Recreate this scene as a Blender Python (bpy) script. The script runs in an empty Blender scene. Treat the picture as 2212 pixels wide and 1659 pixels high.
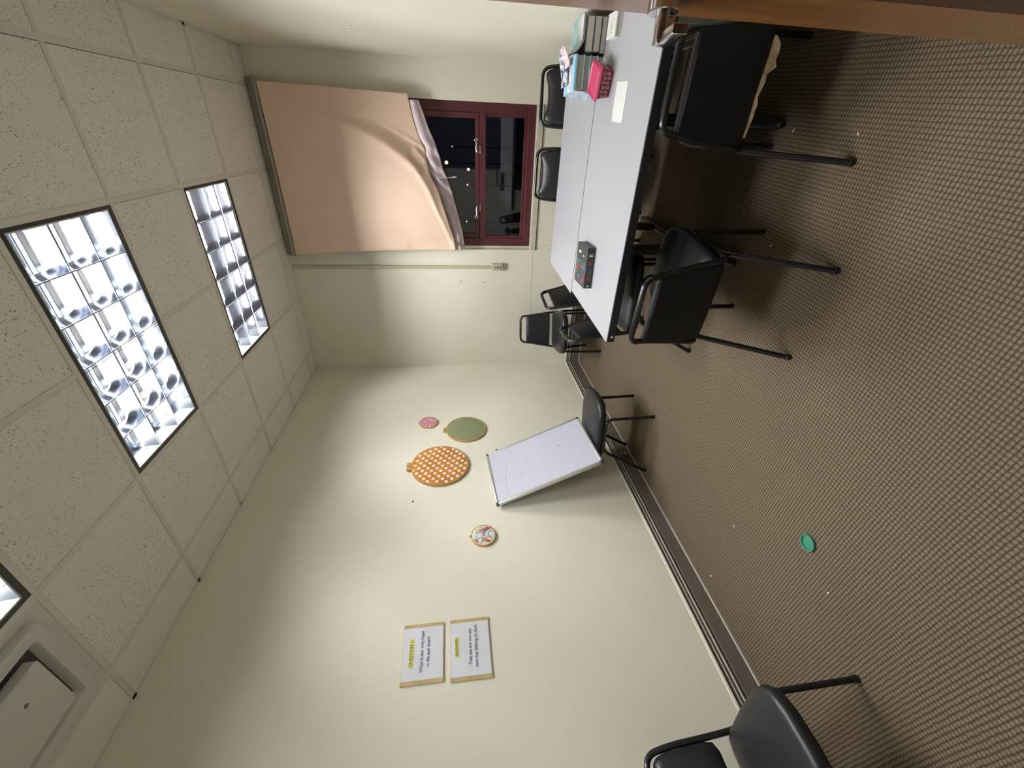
import bpy, bmesh, math, random
from mathutils import Vector, Matrix
random.seed(7)
S = bpy.context.scene
COL = S.collection
PI = math.pi
# ------------------------------------------------------------------ camera
CAM_H = 1.4953
F_PX = 891.36
R_RIGHT = Vector((0.8526111666, 0.5213718188, -0.0350089291))   # upright picture: right
R_FWD = Vector((-0.5211917925, 0.8436710500, -0.1287566499))
R_UP = Vector((-0.0375940688, 0.1280257240, 0.9910580709))
cam_d = bpy.data.cameras.new('camera')
cam_d.sensor_fit = 'HORIZONTAL'
cam_d.sensor_width = 36.0
cam_d.lens = 36.0 * F_PX / 2212.0
cam_d.clip_start = 0.02
cam_d.clip_end = 200
cam = bpy.data.objects.new('camera', cam_d)
COL.objects.link(cam)
X, Y, Z = -R_UP, R_RIGHT, -R_FWD          # the phone was held sideways: up in the room is left in the picture
cam.matrix_world = Matrix(((X.x, Y.x, Z.x, 0), (X.y, Y.y, Z.y, 0), (X.z, Y.z, Z.z, CAM_H), (0, 0, 0, 1)))
S.camera = cam
# ------------------------------------------------------------------ world, exposure
w = bpy.data.worlds.new('night')
S.world = w
w.use_nodes = True
w.node_tree.nodes['Background'].inputs[0].default_value = (0.012, 0.014, 0.022, 1)
w.node_tree.nodes['Background'].inputs[1].default_value = 0.35
S.view_settings.view_transform = 'Standard'
S.view_settings.look = 'None'
S.view_settings.exposure = 0.0
S.view_settings.gamma = 1.0
S.view_settings.use_curve_mapping = False
TUBE_POWER = 232.0
S.cycles.use_denoising = True
S.cycles.max_bounces = 8
S.cycles.diffuse_bounces = 5
S.cycles.glossy_bounces = 4
S.cycles.transmission_bounces = 4
S.cycles.sample_clamp_indirect = 3.0
S.cycles.caustics_reflective = True
S.cycles.caustics_refractive = False
# ------------------------------------------------------------------ room numbers (metres)
XL, XR, YF, YB, HC = -2.41, 0.504, 4.383, -0.10, 3.108
GY0, GS = 1.7445, 0.61
GX = [-2.153, -1.556, -0.955, -0.353, 0.252]

# ------------------------------------------------------------------ materials
MATS = {}
def mat(name, col=(.5, .5, .5), rough=.5, metal=0, spec=.5, coat=0, emit=None, estr=0, sheen=0, noise=None, bump=None, trans=0, ior=1.45, alpha=1):
    m = bpy.data.materials.new(name)
    m.use_nodes = True
    nt = m.node_tree
    b = nt.nodes['Principled BSDF']
    b.inputs['Base Color'].default_value = (*col, 1)
    b.inputs['Roughness'].default_value = rough
    b.inputs['Metallic'].default_value = metal
    b.inputs['Specular IOR Level'].default_value = spec
    b.inputs['Coat Weight'].default_value = coat
    b.inputs['Coat Roughness'].default_value = .08
    b.inputs['Transmission Weight'].default_value = trans
    b.inputs['IOR'].default_value = ior
    if sheen:
        b.inputs['Sheen Weight'].default_value = sheen
    if emit:
        b.inputs['Emission Color'].default_value = (*emit, 1)
        b.inputs['Emission Strength'].default_value = estr
    tc = None
    if noise or bump:
        tc = nt.nodes.new('ShaderNodeTexCoord')
    if noise:      # (scale, col2, lo, hi)
        n = nt.nodes.new('ShaderNodeTexNoise'); n.inputs['Scale'].default_value = noise[0]; n.inputs['Detail'].default_value = 5
        r = nt.nodes.new('ShaderNodeMapRange'); r.inputs[1].default_value = noise[2]; r.inputs[2].default_value = noise[3]
        mx = nt.nodes.new('ShaderNodeMix'); mx.data_type = 'RGBA'
        mx.inputs[6].default_value = (*col, 1); mx.inputs[7].default_value = (*noise[1], 1)
        nt.links.new(tc.outputs['Object'], n.inputs['Vector']); nt.links.new(n.outputs['Fac'], r.inputs[0])
        nt.links.new(r.outputs[0], mx.inputs[0]); nt.links.new(mx.outputs[2], b.inputs['Base Color'])
    if bump:       # (scale, strength, distance)
        n = nt.nodes.new('ShaderNodeTexNoise'); n.inputs['Scale'].default_value = bump[0]; n.inputs['Detail'].default_value = 4
        bp = nt.nodes.new('ShaderNodeBump'); bp.inputs['Strength'].default_value = bump[1]; bp.inputs['Distance'].default_value = bump[2]
        nt.links.new(tc.outputs['Object'], n.inputs['Vector']); nt.links.new(n.outputs['Fac'], bp.inputs['Height']); nt.links.new(bp.outputs[0], b.inputs['Normal'])
    MATS[name] = m
    return m

def hexc(r, g, b):
    f = lambda c: (c / 255 / 12.92) if c / 255 <= .04045 else ((c / 255 + .055) / 1.055) ** 2.4
    return (f(r), f(g), f(b))

M_wall = mat('wall_paint', (.79, .765, .645), .42, spec=.35, noise=(1.7, (.76, .735, .61), .35, .7), bump=(9, .12, .01))
M_ceilgrid = mat('ceiling_grid_paint', (.70, .67, .60), .5, noise=(3, (.67, .64, .57), .3, .7))
M_black = mat('black_paint', (.010, .010, .011), .19, spec=.5)
M_legblack = mat('table_leg_black', (.01, .01, .011), .45)
M_vinyl = mat('black_vinyl', (.011, .011, .0125), .36, spec=.42, bump=(420, .25, .002))
M_vinylflat = mat('black_vinyl_matt', (.006, .006, .007), .45, spec=.3, bump=(500, .3, .001))
M_foam = mat('torn_foam', (.30, .225, .13), .9, noise=(30, (.20, .145, .08), .4, .6))
M_lam = mat('white_laminate', (.315, .315, .335), .38, spec=.4, noise=(2.2, (.295, .295, .315), .35, .7))
M_white = mat('white_paper', (.52, .52, .49), .7)
M_cream = mat('cream_paint', (.70, .67, .55), .45)
M_sill = mat('sill_paint', (.58, .55, .43), .5, noise=(14, (.48, .45, .35), .45, .7))
M_brown = mat('baseboard_brown', (.135, .115, .09), .45, noise=(3, (.10, .086, .066), .4, .7))
M_greyline = mat('baseboard_cable', (.34, .31, .27), .4)
M_dark = mat('dark_gap_and_shadow', (.02, .018, .014), .8)  # also colours the painted shadow strip under the sill
M_maroon = mat('maroon_paint', (.088, .023, .027), .32, spec=.45, noise=(5, (.072, .018, .022), .35, .7))
M_steel = mat('brushed_steel', (.55, .54, .52), .25, metal=1)
M_chrome = mat('satin_chrome', (.72, .71, .70), .16, metal=1)
M_alu = mat('aluminium', (.62, .64, .62), .32, metal=.75)
M_greenplastic = mat('dark_green_plastic', (.02, .045, .04), .4)
M_board = mat('whiteboard_surface', (.49, .50, .575), .22, spec=.4, noise=(9, (.43, .44, .51), .58, .75))
M_smudge = mat('marker_smudge', (.27, .28, .34), .5)
M_rail = mat('rail_grey', (.27, .265, .215), .4)
M_trunk = mat('trunking_plastic', (.46, .45, .31), .4)
M_outlet = mat('outlet_beige', (.50, .44, .31), .4)
M_bamboo = mat('bamboo_hoop', (.50, .31, .10), .45, noise=(20, (.40, .23, .07), .35, .7))
M_olive = mat('olive_fabric', (.235, .255, .135), .9, noise=(60, (.20, .22, .115), .3, .7), bump=(500, .3, .001))
M_orange = mat('orange_fabric', (.53, .22, .035), .9, noise=(12, (.44, .17, .025), .4, .65), bump=(90, .3, .003))
M_dot = mat('white_dot_print', (.82, .74, .68), .9)
M_kraft = mat('kraft_tape', (.52, .41, .20), .6, noise=(16, (.44, .33, .14), .4, .7))
M_boardcream = mat('foam_board', (.64, .55, .38), .7)
M_print = mat('printed_paper', (.72, .73, .77), .65, bump=(14, .5, .01))
M_ink = mat('blue_grey_ink', (.10, .12, .22), .7)
M_hili = mat('yellow_highlighter', (.72, .70, .16), .7)
M_inkdark = mat('olive_ink', (.12, .12, .06), .7)
M_pink = mat('pink_lid_plastic', (.42, .045, .115), .35, spec=.4)
M_berry = mat('berry_tub_plastic', (.14, .010, .028), .35)
M_berrydot = mat('pale_print', (.55, .33, .36), .6)
M_green = mat('green_plastic', (.035, .20, .125), .38)
M_lilac = mat('lilac_plastic', (.42, .34, .36), .5)
M_pages = mat('book_pages', (.42, .40, .34), .8, bump=(300, .4, .001))
M_pagesgreen = mat('greenish_pages', (.20, .245, .20), .7)
M_navy = mat('navy_cover', (.012, .022, .032), .4)
M_teal = mat('teal_cover', (.19, .30, .30), .4, noise=(30, (.34, .42, .40), .52, .6))
M_sky = mat('sky_blue_cover', (.28, .52, .66), .35)
M_plastic = mat('clear_book_wrap', (.52, .60, .68), .18, spec=.6, noise=(26, (.30, .38, .50), .45, .6), bump=(60, .6, .006))
M_boxblack = mat('box_black', (.022, .022, .024), .4)
M_red = mat('print_red', (.36, .035, .03), .5)
M_pblue = mat('print_blue', (.03, .08, .20), .5)
M_pgreen = mat('print_green', (.03, .16, .06), .5)
M_pteal = mat('print_teal', (.07, .24, .22), .5)
M_prose = mat('print_rose', (.40, .12, .12), .5)
M_pgrey = mat('print_grey', (.60, .60, .58), .5)
M_ac = mat('ac_plastic', (.60, .59, .555), .4)
M_ductdark = mat('ac_slot_dark', (.02, .02, .02), .6)
M_peach = mat('peach_blind', (.76, .57, .44), .62, spec=.3, noise=(3, (.71, .52, .395), .3, .75), bump=(60, .1, .002))
M_lav = mat('lavender_backing', (.62, .51, .54), .5, bump=(22, .6, .012))
M_housing = mat('lamp_reflector', (.40, .43, .47), .20, metal=1)
M_louver = mat('louvre_aluminium', (.42, .44, .49), .12, metal=1)
M_bladeedge = mat('louvre_edge', (.17, .18, .21), .6)
M_lampframe = mat('lamp_black_frame', (.012, .012, .010), .35)
M_rim = mat('lamp_rim_white', (.62, .64, .62), .4)
M_tube = mat('fluorescent_glow', (1, 1, 1), .5, emit=(.955, .955, .97), estr=TUBE_POWER)
M_glass = mat('window_glass', (1, 1, 1), .01, trans=1, ior=1.5)
M_grid_dark = mat('grime_and_shade', (.07, .06, .04), .8)  # cracks and nail holes, also the painted shade beside the tee bars
M_magprint = mat('magazine_print', (.62, .62, .66), .4, noise=(45, (.04, .06, .14), .44, .54))
M_chip = mat('paint_chip', (.78, .76, .70), .6)
M_hall = mat('hall_paint', (.30, .28, .24), .6)
M_jamb = mat('jamb_wood', (.09, .04, .02), .4)

def wood_mat(name, c1, c2, rough, coat):
    m = mat(name, c1, rough, coat=coat)
    nt = m.node_tree; b = nt.nodes['Principled BSDF']
    tc = nt.nodes.new('ShaderNodeTexCoord'); mp = nt.nodes.new('ShaderNodeMapping')
    mp.inputs['Scale'].default_value = (26, 26, .9)
    n = nt.nodes.new('ShaderNodeTexNoise'); n.inputs['Scale'].default_value = 1.4; n.inputs['Detail'].default_value = 7
    r = nt.nodes.new('ShaderNodeValToRGB')
    r.color_ramp.elements[0].position = .32; r.color_ramp.elements[0].color = (*c1, 1)
    r.color_ramp.elements[1].position = .72; r.color_ramp.elements[1].color = (*c2, 1)
    nt.links.new(tc.outputs['Object'], mp.inputs[0]); nt.links.new(mp.outputs[0], n.inputs['Vector'])
    nt.links.new(n.outputs['Fac'], r.inputs[0]); nt.links.new(r.outputs[0], b.inputs['Base Color'])
    return m
M_door = wood_mat('varnished_door_wood', (.17, .070, .022), (.27, .125, .045), .25, .6)
M_doordark = wood_mat('dark_door_wood', (.035, .012, .006), (.05, .018, .009), .35, .2)

# carpet: woven knots on a 16 x 14.5 mm grid turned four degrees
def carpet():
    m = mat('woven_carpet', (.2, .16, .1), .95, spec=.1)
    nt = m.node_tree; N = nt.nodes; L = nt.links; b = N['Principled BSDF']
    tc = N.new('ShaderNodeTexCoord')
    wob = N.new('ShaderNodeTexNoise'); wob.inputs['Scale'].default_value = 38; wob.inputs['Detail'].default_value = 2
    sub = N.new('ShaderNodeVectorMath'); sub.operation = 'MULTIPLY_ADD'
    sub.inputs[1].default_value = (.006, .006, 0); L.new(wob.outputs['Color'], sub.inputs[0])
    mp = N.new('ShaderNodeMapping'); mp.inputs['Rotation'].default_value = (0, 0, math.radians(4))
    L.new(tc.outputs['Object'], wob.inputs['Vector']); L.new(tc.outputs['Object'], sub.inputs[2]); L.new(sub.outputs[0], mp.inputs[0])
    sx = N.new('ShaderNodeSeparateXYZ'); L.new(mp.outputs[0], sx.inputs[0])
    def absin(sock, pitch, powr):
        a = N.new('ShaderNodeMath'); a.operation = 'MULTIPLY'; a.inputs[1].default_value = PI / pitch; L.new(sock, a.inputs[0])
        s = N.new('ShaderNodeMath'); s.operation = 'SINE'; L.new(a.outputs[0], s.inputs[0])
        t = N.new('ShaderNodeMath'); t.operation = 'ABSOLUTE'; L.new(s.outputs[0], t.inputs[0])
        p = N.new('ShaderNodeMath'); p.operation = 'POWER'; p.inputs[1].default_value = powr; L.new(t.outputs[0], p.inputs[0])
        return p.outputs[0]
    gx = absin(sx.outputs[0], .0158, .45)
    gy = absin(sx.outputs[1], .0142, .75)
    mul = N.new('ShaderNodeMath'); mul.operation = 'MULTIPLY'; L.new(gx, mul.inputs[0]); L.new(gy, mul.inputs[1])
    fine = N.new('ShaderNodeTexNoise'); fine.inputs['Scale'].default_value = 260; fine.inputs['Detail'].default_value = 3
    L.new(tc.outputs['Object'], fine.inputs['Vector'])
    fm = N.new('ShaderNodeMath'); fm.operation = 'MULTIPLY_ADD'; fm.inputs[1].default_value = 1.0; fm.inputs[2].default_value = -.5
    L.new(fine.outputs['Fac'], fm.inputs[0])
    ad = N.new('ShaderNodeMath'); ad.operation = 'ADD'; L.new(mul.outputs[0], ad.inputs[0]); L.new(fm.outputs[0], ad.inputs[1])
    r = N.new('ShaderNodeValToRGB'); e = r.color_ramp.elements
    e[0].position = .12; e[0].color = (.047, .035, .0225, 1)
    e[1].position = .95; e[1].color = (.180, .140, .095, 1)
    k = e.new(.55); k.color = (.114, .088, .057, 1)
    L.new(ad.outputs[0], r.inputs[0])
    big = N.new('ShaderNodeTexNoise'); big.inputs['Scale'].default_value = 1.6; big.inputs['Detail'].default_value = 3
    L.new(tc.outputs['Object'], big.inputs['Vector'])
    br = N.new('ShaderNodeMapRange'); br.inputs[3].default_value = .88; br.inputs[4].default_value = 1.1; L.new(big.outputs['Fac'], br.inputs[0])
    sc = N.new('ShaderNodeVectorMath'); sc.operation = 'SCALE'; L.new(r.outputs[0], sc.inputs[0]); L.new(br.outputs[0], sc.inputs['Scale'])
    L.new(sc.outputs[0], b.inputs['Base Color'])
    bp = N.new('ShaderNodeBump'); bp.inputs['Strength'].default_value = .5; bp.inputs['Distance'].default_value = .003
    L.new(ad.outputs[0], bp.inputs['Height']); L.new(bp.outputs[0], b.inputs['Normal'])
    return m
M_carpet = carpet()

def ceil_mat():
    m = mat('fissured_tile', (.40, .375, .32), .85, spec=.2)
    nt = m.node_tree; N = nt.nodes; L = nt.links; b = N['Principled BSDF']
    tc = N.new('ShaderNodeTexCoord')
    n = N.new('ShaderNodeTexNoise'); n.inputs['Scale'].default_value = 125; n.inputs['Detail'].default_value = 2.5; n.inputs['Distortion'].default_value = .6
    mp = N.new('ShaderNodeMapping'); mp.inputs['Scale'].default_value = (1.5, .8, 1); mp.inputs['Rotation'].default_value = (0, 0, .5)
    L.new(tc.outputs['Object'], mp.inputs[0]); L.new(mp.outputs[0], n.inputs['Vector'])
    r = N.new('ShaderNodeMapRange'); r.inputs[1].default_value = .615; r.inputs[2].default_value = .68; L.new(n.outputs['Fac'], r.inputs[0])
    n2 = N.new('ShaderNodeTexNoise'); n2.inputs['Scale'].default_value = 4; L.new(tc.outputs['Object'], n2.inputs['Vector'])
    r2 = N.new('ShaderNodeMapRange'); r2.inputs[1].default_value = .25; r2.inputs[2].default_value = .5; L.new(n2.outputs['Fac'], r2.inputs[0])
    # border strip along the left wall is a plainer board
    sx = N.new('ShaderNodeSeparateXYZ'); L.new(tc.outputs['Object'], sx.inputs[0])
    gt = N.new('ShaderNodeMath'); gt.operation = 'GREATER_THAN'; gt.inputs[1].default_value = -2.153; L.new(sx.outputs[0], gt.inputs[0])
    m1 = N.new('ShaderNodeMath'); m1.operation = 'MULTIPLY'; L.new(r.outputs[0], m1.inputs[0]); L.new(gt.outputs[0], m1.inputs[1])
    m2 = N.new('ShaderNodeMath'); m2.operation = 'MULTIPLY'; L.new(m1.outputs[0], m2.inputs[0]); L.new(r2.outputs[0], m2.inputs[1])
    mx = N.new('ShaderNodeMix'); mx.data_type = 'RGBA'; mx.inputs[6].default_value = (.82, .785, .725, 1); mx.inputs[7].default_value = (.25, .225, .18, 1)
    L.new(m2.outputs[0], mx.inputs[0]); L.new(mx.outputs[2], b.inputs['Base Color'])
    bp = N.new('ShaderNodeBump'); bp.inputs['Strength'].default_value = .4; bp.inputs['Distance'].default_value = .003; bp.invert = True
    L.new(m2.outputs[0], bp.inputs['Height']); L.new(bp.outputs[0], b.inputs['Normal'])
    return m
M_tile = ceil_mat()

def floral(name, cols, scale):
    m = mat(name, cols[0], .9)
    nt = m.node_tree; N = nt.nodes; L = nt.links; b = N['Principled BSDF']
    tc = N.new('ShaderNodeTexCoord')
    n = N.new('ShaderNodeTexNoise'); n.inputs['Scale'].default_value = scale; n.inputs['Detail'].default_value = 2; n.inputs['Distortion'].default_value = 1.5
    L.new(tc.outputs['Object'], n.inputs['Vector'])
    r = N.new('ShaderNodeValToRGB'); r.color_ramp.interpolation = 'CONSTANT'
    e = r.color_ramp.elements
    e[0].position = 0; e[0].color = (*cols[0], 1); e[1].position = .44; e[1].color = (*cols[1], 1)
    k = e.new(.50); k.color = (*cols[2], 1); k = e.new(.56); k.color = (*cols[1], 1); k = e.new(.62); k.color = (*cols[3], 1)
    L.new(n.outputs['Fac'], r.inputs[0]); L.new(r.outputs[0], b.inputs['Base Color'])
    return m
M_pinkfab = floral('pink_print_fabric', [(.55, .22, .26), (.62, .33, .36), (.28, .05, .09), (.78, .62, .62)], 42)
M_floralcover = floral('floral_cover', [(.62, .56, .50), (.70, .52, .50), (.16, .20, .30), (.30, .52, .58)], 60)
M_paiscream = mat('paisley_cream', (.70, .65, .53), .9)
M_paisA = mat('paisley_maroon', (.33, .10, .12), .9)
M_paisB = mat('paisley_dark', (.09, .08, .09), .9)
M_paisC = mat('paisley_teal', (.12, .24, .25), .9)
M_paisD = mat('paisley_mint', (.60, .68, .66), .9)
M_paisE = mat('paisley_rose', (.50, .28, .30), .9)
M_paisF = mat('paisley_sand', (.66, .58, .34), .9)

# ------------------------------------------------------------------ mesh helpers
class MB:
    def __init__(s): s.bm = bmesh.new(); s.mi = 0
    def _f(s, vs):
        try:
            f = s.bm.faces.new(vs); f.material_index = s.mi; return f
        except ValueError: return None
    def box(s, x0, x1, y0, y1, z0, z1, M=None):
        c = [(x, y, z) for z in (z0, z1) for y in (y0, y1) for x in (x0, x1)]
        v = [s.bm.verts.new(M @ Vector(p) if M else p) for p in c]
        for q in ((0, 2, 3, 1), (4, 5, 7, 6), (0, 1, 5, 4), (2, 6, 7, 3), (0, 4, 6, 2), (1, 3, 7, 5)): s._f([v[i] for i in q])
        return s
    def rbox(s, x0, x1, y0, y1, z0, z1, r=.005, seg=3, M=None):
        t = bmesh.new()
        bmesh.ops.create_cube(t, size=1)
        for v in t.verts: v.co = Vector(((x0 + x1) / 2 + v.co.x * (x1 - x0), (y0 + y1) / 2 + v.co.y * (y1 - y0), (z0 + z1) / 2 + v.co.z * (z1 - z0)))
        bmesh.ops.bevel(t, geom=t.edges[:], offset=r, segments=seg, affect='EDGES', profile=.5)
        s.merge(t, M); return s
    def merge(s, t, M=None):
        mp = {}
        for v in t.verts: mp[v] = s.bm.verts.new(M @ v.co if M else v.co)
        for f in t.faces: s._f([mp[v] for v in f.verts])
        t.free()
    def loft(s, rings, closed=True, cap=True):
        R = [[s.bm.verts.new(p) for p in r] for r in rings]
        n = len(R[0])
        for a, b in zip(R, R[1:]):
            for i in range(n if closed else n - 1):
                j = (i + 1) % n
                s._f([a[i], a[j], b[j], b[i]])
        if cap:
            s._f(R[0][::-1]); s._f(R[-1])
        return s
    def tube(s, path, r, seg=12, cap=True, flat=None):
        P = [Vector(p) for p in path]; rings = []; up = None
        for i, p in enumerate(P):
            if i == 0: t = P[1] - P[0]
            elif i == len(P) - 1: t = P[-1] - P[-2]
            else: t = (P[i + 1] - p).normalized() + (p - P[i - 1]).normalized()
            t.normalize()
            if up is None:
                up = Vector((0, 0, 1)) if abs(t.z) < .9 else Vector((1, 0, 0))
            side = t.cross(up).normalized(); up = side.cross(t).normalized()
            rr = r[i] if isinstance(r, (list, tuple)) else r
            rings.append([p + side * math.cos(a) * rr + up * math.sin(a) * rr * (flat or 1) for a in [2 * PI * k / seg for k in range(seg)]])
        return s.loft(rings, True, cap)
    def prism(s, poly, z0, z1, M=None):
        f = (lambda p: M @ Vector(p)) if M else Vector
        return s.loft([[f((x, y, z0)) for x, y in poly], [f((x, y, z1)) for x, y in poly]])
    def lathe(s, prof, seg=32, M=None, cap=True):
        f = (lambda p: M @ Vector(p)) if M else Vector
        return s.loft([[f((r * math.cos(2 * PI * k / seg), r * math.sin(2 * PI * k / seg), z)) for k in range(seg)] for r, z in prof], True, cap)
    def build(s, name, m, parent=None, smooth=False, M=None):
        me = bpy.data.meshes.new(name)
        bmesh.ops.recalc_face_normals(s.bm, faces=s.bm.faces[:])
        s.bm.to_mesh(me); s.bm.free()
        for q in (m if isinstance(m, (list, tuple)) else [m]): me.materials.append(q)
        if smooth:
            for p in me.polygons: p.use_smooth = True
            try: me.set_sharp_from_angle(angle=math.radians(38))
            except Exception: pass
        o = bpy.data.objects.new(name, me); COL.objects.link(o)
        if parent: o.parent = parent
        if M is not None: o.matrix_local = M
        return o

def thing(name, label, cat, loc=(0, 0, 0), rz=0, group=None, M=None):
    o = bpy.data.objects.new(name, None); COL.objects.link(o)
    o.empty_display_size = .1
    if M is not None: o.matrix_world = M
    else: o.location = loc; o.rotation_euler = (0, 0, rz)
    o['label'] = label; o['category'] = cat
    if group: o['group'] = group
    return o
def tag(o, label, cat, group=None, kind=None):
    if label: o['label'] = label
    if cat: o['category'] = cat
    if group: o['group'] = group
    if kind: o['kind'] = kind
    return o
def struct(o, label=None, cat=None):
    o['kind'] = 'structure'
    if label: o['label'] = label
    if cat: o['category'] = cat
    return o
def fillet(pts, rad, n=6):
    P = [Vector(p) for p in pts]; out = [P[0]]
    for i in range(1, len(P) - 1):
        a, b, c = P[i - 1], P[i], P[i + 1]
        r = rad[i - 1] if isinstance(rad, (list, tuple)) else rad
        if r <= 0: out.append(b); continue
        u, v = (a - b).normalized(), (c - b).normalized()
        d = min(r, (a - b).length * .49, (c - b).length * .49)
        for k in range(n + 1):
            t = k / n
            out.append((b + u * d) * (1 - t) ** 2 + b * 2 * t * (1 - t) + (b + v * d) * t ** 2)
    out.append(P[-1]); return out
def rrect(x0, x1, y0, y1, r, n=6):
    rs = r if isinstance(r, (list, tuple)) else [r] * 4
    out = []
    for (cx, cy, a0), q in zip(((x1, y1, 0), (x0, y1, 90), (x0, y0, 180), (x1, y0, 270)), rs):
        sx = -1 if cx == x1 else 1; sy = -1 if cy == y1 else 1
        for k in range(n + 1):
            a = math.radians(a0 + 90 * k / n)
            out.append((cx + sx * q + math.cos(a) * q, cy + sy * q + math.sin(a) * q))
    return out
def text(body, size, m, parent, M, align='CENTER', ext=.0003, name='lettering', sx=1.0, bold=0):
    c = bpy.data.curves.new(name, 'FONT'); c.body = body; c.size = size; c.align_x = align; c.align_y = 'CENTER'; c.extrude = ext
    c.offset = bold
    c.resolution_u = 3
    t = bpy.data.objects.new('t', c); COL.objects.link(t)
    dg = bpy.context.evaluated_depsgraph_get(); dg.update()
    me = bpy.data.meshes.new_from_object(t.evaluated_get(dg)); me.name = name
    bpy.data.objects.remove(t); bpy.data.curves.remove(c)
    me.materials.clear(); me.materials.append(m)
    o = bpy.data.objects.new(name, me); COL.objects.link(o); o.parent = parent
    o.matrix_local = M @ Matrix.Diagonal((sx, 1, 1, 1))
    return o
def copy_thing(root):
    r = root.copy(); COL.objects.link(r)
    for ch in root.children:
        c = ch.copy(); COL.objects.link(c); c.parent = r
        for g in ch.children:
            d = g.copy(); COL.objects.link(d); d.parent = c
    return r
def T(x, y, z, rz=0, rx=0, ry=0):
    return Matrix.Translation((x, y, z)) @ Matrix.Rotation(rz, 4, 'Z') @ Matrix.Rotation(rx, 4, 'X') @ Matrix.Rotation(ry, 4, 'Y')

# ------------------------------------------------------------------ room shell
struct(MB().box(XL - .15, XR + .15, YB - .15, YF + .15, -.08, 0).build('floor', M_carpet), 'brown woven loop carpet covering the whole floor', 'floor')
struct(MB().box(XL - .15, XL, YB - .12, YF + .15, 0, HC + .25).build('wall_left', M_wall), 'long cream wall with hoops and paper signs', 'wall')
struct(MB().box(XR, XR + .15, YB - .12, YF + .15, 0, HC + .25).build('wall_right', M_wall), 'cream wall beside the table and books', 'wall')
WX0, WX1, WZ0, WZ1 = -1.055, .215, .642, 2.32
mb = MB()
mb.box(XL, WX0, YF, YF + .15, 0, HC + .25); mb.box(WX1, XR, YF, YF + .15, 0, HC + .25)
mb.box(WX0, WX1, YF, YF + .15, 0, WZ0); mb.box(WX0, WX1, YF, YF + .15, WZ1, HC + .25)
wf = struct(mb.build('wall_far', M_wall), 'cream end wall with the window in it', 'wall')
DX0, DX1 = -.64, .30
mb = MB()
mb.box(XL, DX0, YB - .12, YB, 0, HC + .25); mb.box(DX1, XR, YB - .12, YB, 0, HC + .25); mb.box(DX0, DX1, YB - .12, YB, 2.08, HC + .25)
struct(mb.build('wall_back', M_wall), 'cream wall with the doorway', 'wall')
# dim corridor beyond the doorway
mb = MB()
mb.box(-1.6, 1.3, -1.75, -1.65, 0, 2.5); mb.box(-1.7, -1.6, -1.75, YB - .12, 0, 2.5); mb.box(1.3, 1.4, -1.75, YB - .12, 0, 2.5)
struct(mb.build('wall_corridor', M_hall), 'dim corridor walls outside the doorway', 'wall')
struct(MB().box(-1.7, 1.4, -1.75, YB - .15, -.08, 0).build('floor_corridor', M_brown), 'corridor floor outside the doorway', 'floor')
struct(MB().box(-1.7, 1.4, -1.75, YB - .12, 2.5, 2.56).build('ceiling_corridor', M_hall), 'corridor ceiling outside the doorway', 'ceiling')

# ceiling tiles with openings for lamps and the air conditioner
lamps = [(-.9545, .8295), (-.9545, 2.0495), (-.9545, 3.2695)]
AC = (-1.8545, .8295)
holes = [(x - .592, x + .592, y - .2915, y + .2915) for x, y in lamps] + [(AC[0] - .285, AC[0] + .285, AC[1] - .29, AC[1] + .29)]
xs = sorted({XL - .15, XR + .15} | {h[0] for h in holes} | {h[1] for h in holes})
ys = sorted({YB - .12, YF + .15} | {h[2] for h in holes} | {h[3] for h in holes})
mb = MB()
for a, b in zip(xs, xs[1:]):
    for c, d in zip(ys, ys[1:]):
        cx, cy = (a + b) / 2, (c + d) / 2
        if any(h[0] < cx < h[1] and h[2] < cy < h[3] for h in holes): continue
        mb.box(a, b, c, d, HC, HC + .02)
ceil = struct(mb.build('ceiling', M_tile), 'speckled square tile ceiling', 'ceiling')
mb = MB()
gyl = [GY0 + GS * k for k in range(-3, 5)]
w2 = .013
for y in gyl:
    if y < YF and y > YB: mb.box(XL, XR, y - w2, y + w2, HC - .004, HC + .001)
for x in GX:
    spans = [(YB, YF)]
    if x == GX[2]:
        spans = []
        e = [YB, .5245, 1.1345, 1.7445, 2.3545, 2.9645, 3.5745, YF]
        spans = [(e[0], e[1]), (e[2], e[3]), (e[4], e[5]), (e[6], e[7])]
    for a, b in spans: mb.box(x - w2, x + w2, a, b, HC - .0045, HC + .001)
mb.box(XL, XL + .018, YB, YF, HC - .004, HC + .001); mb.box(XL, XR, YF - .018, YF, HC - .004, HC + .001); mb.box(XR - .018, XR, YB, YF, HC - .004, HC + .001)
mb.build('ceiling_grid', M_ceilgrid, ceil)
mb = MB()          # dark strips painted as the shade line beside the tee bars
for y in gyl:
    if YB < y < YF: mb.box(XL, XR, y + w2, y + w2 + .0025, HC - .0012, HC)
for x in GX:
    mb.box(x - w2 - .0025, x - w2, YB, YF, HC - .0012, HC)
g = mb.build('ceiling_gap_shade', M_grid_dark, ceil)
# cut the gap strips away where lamps sit: lamps cover them

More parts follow.
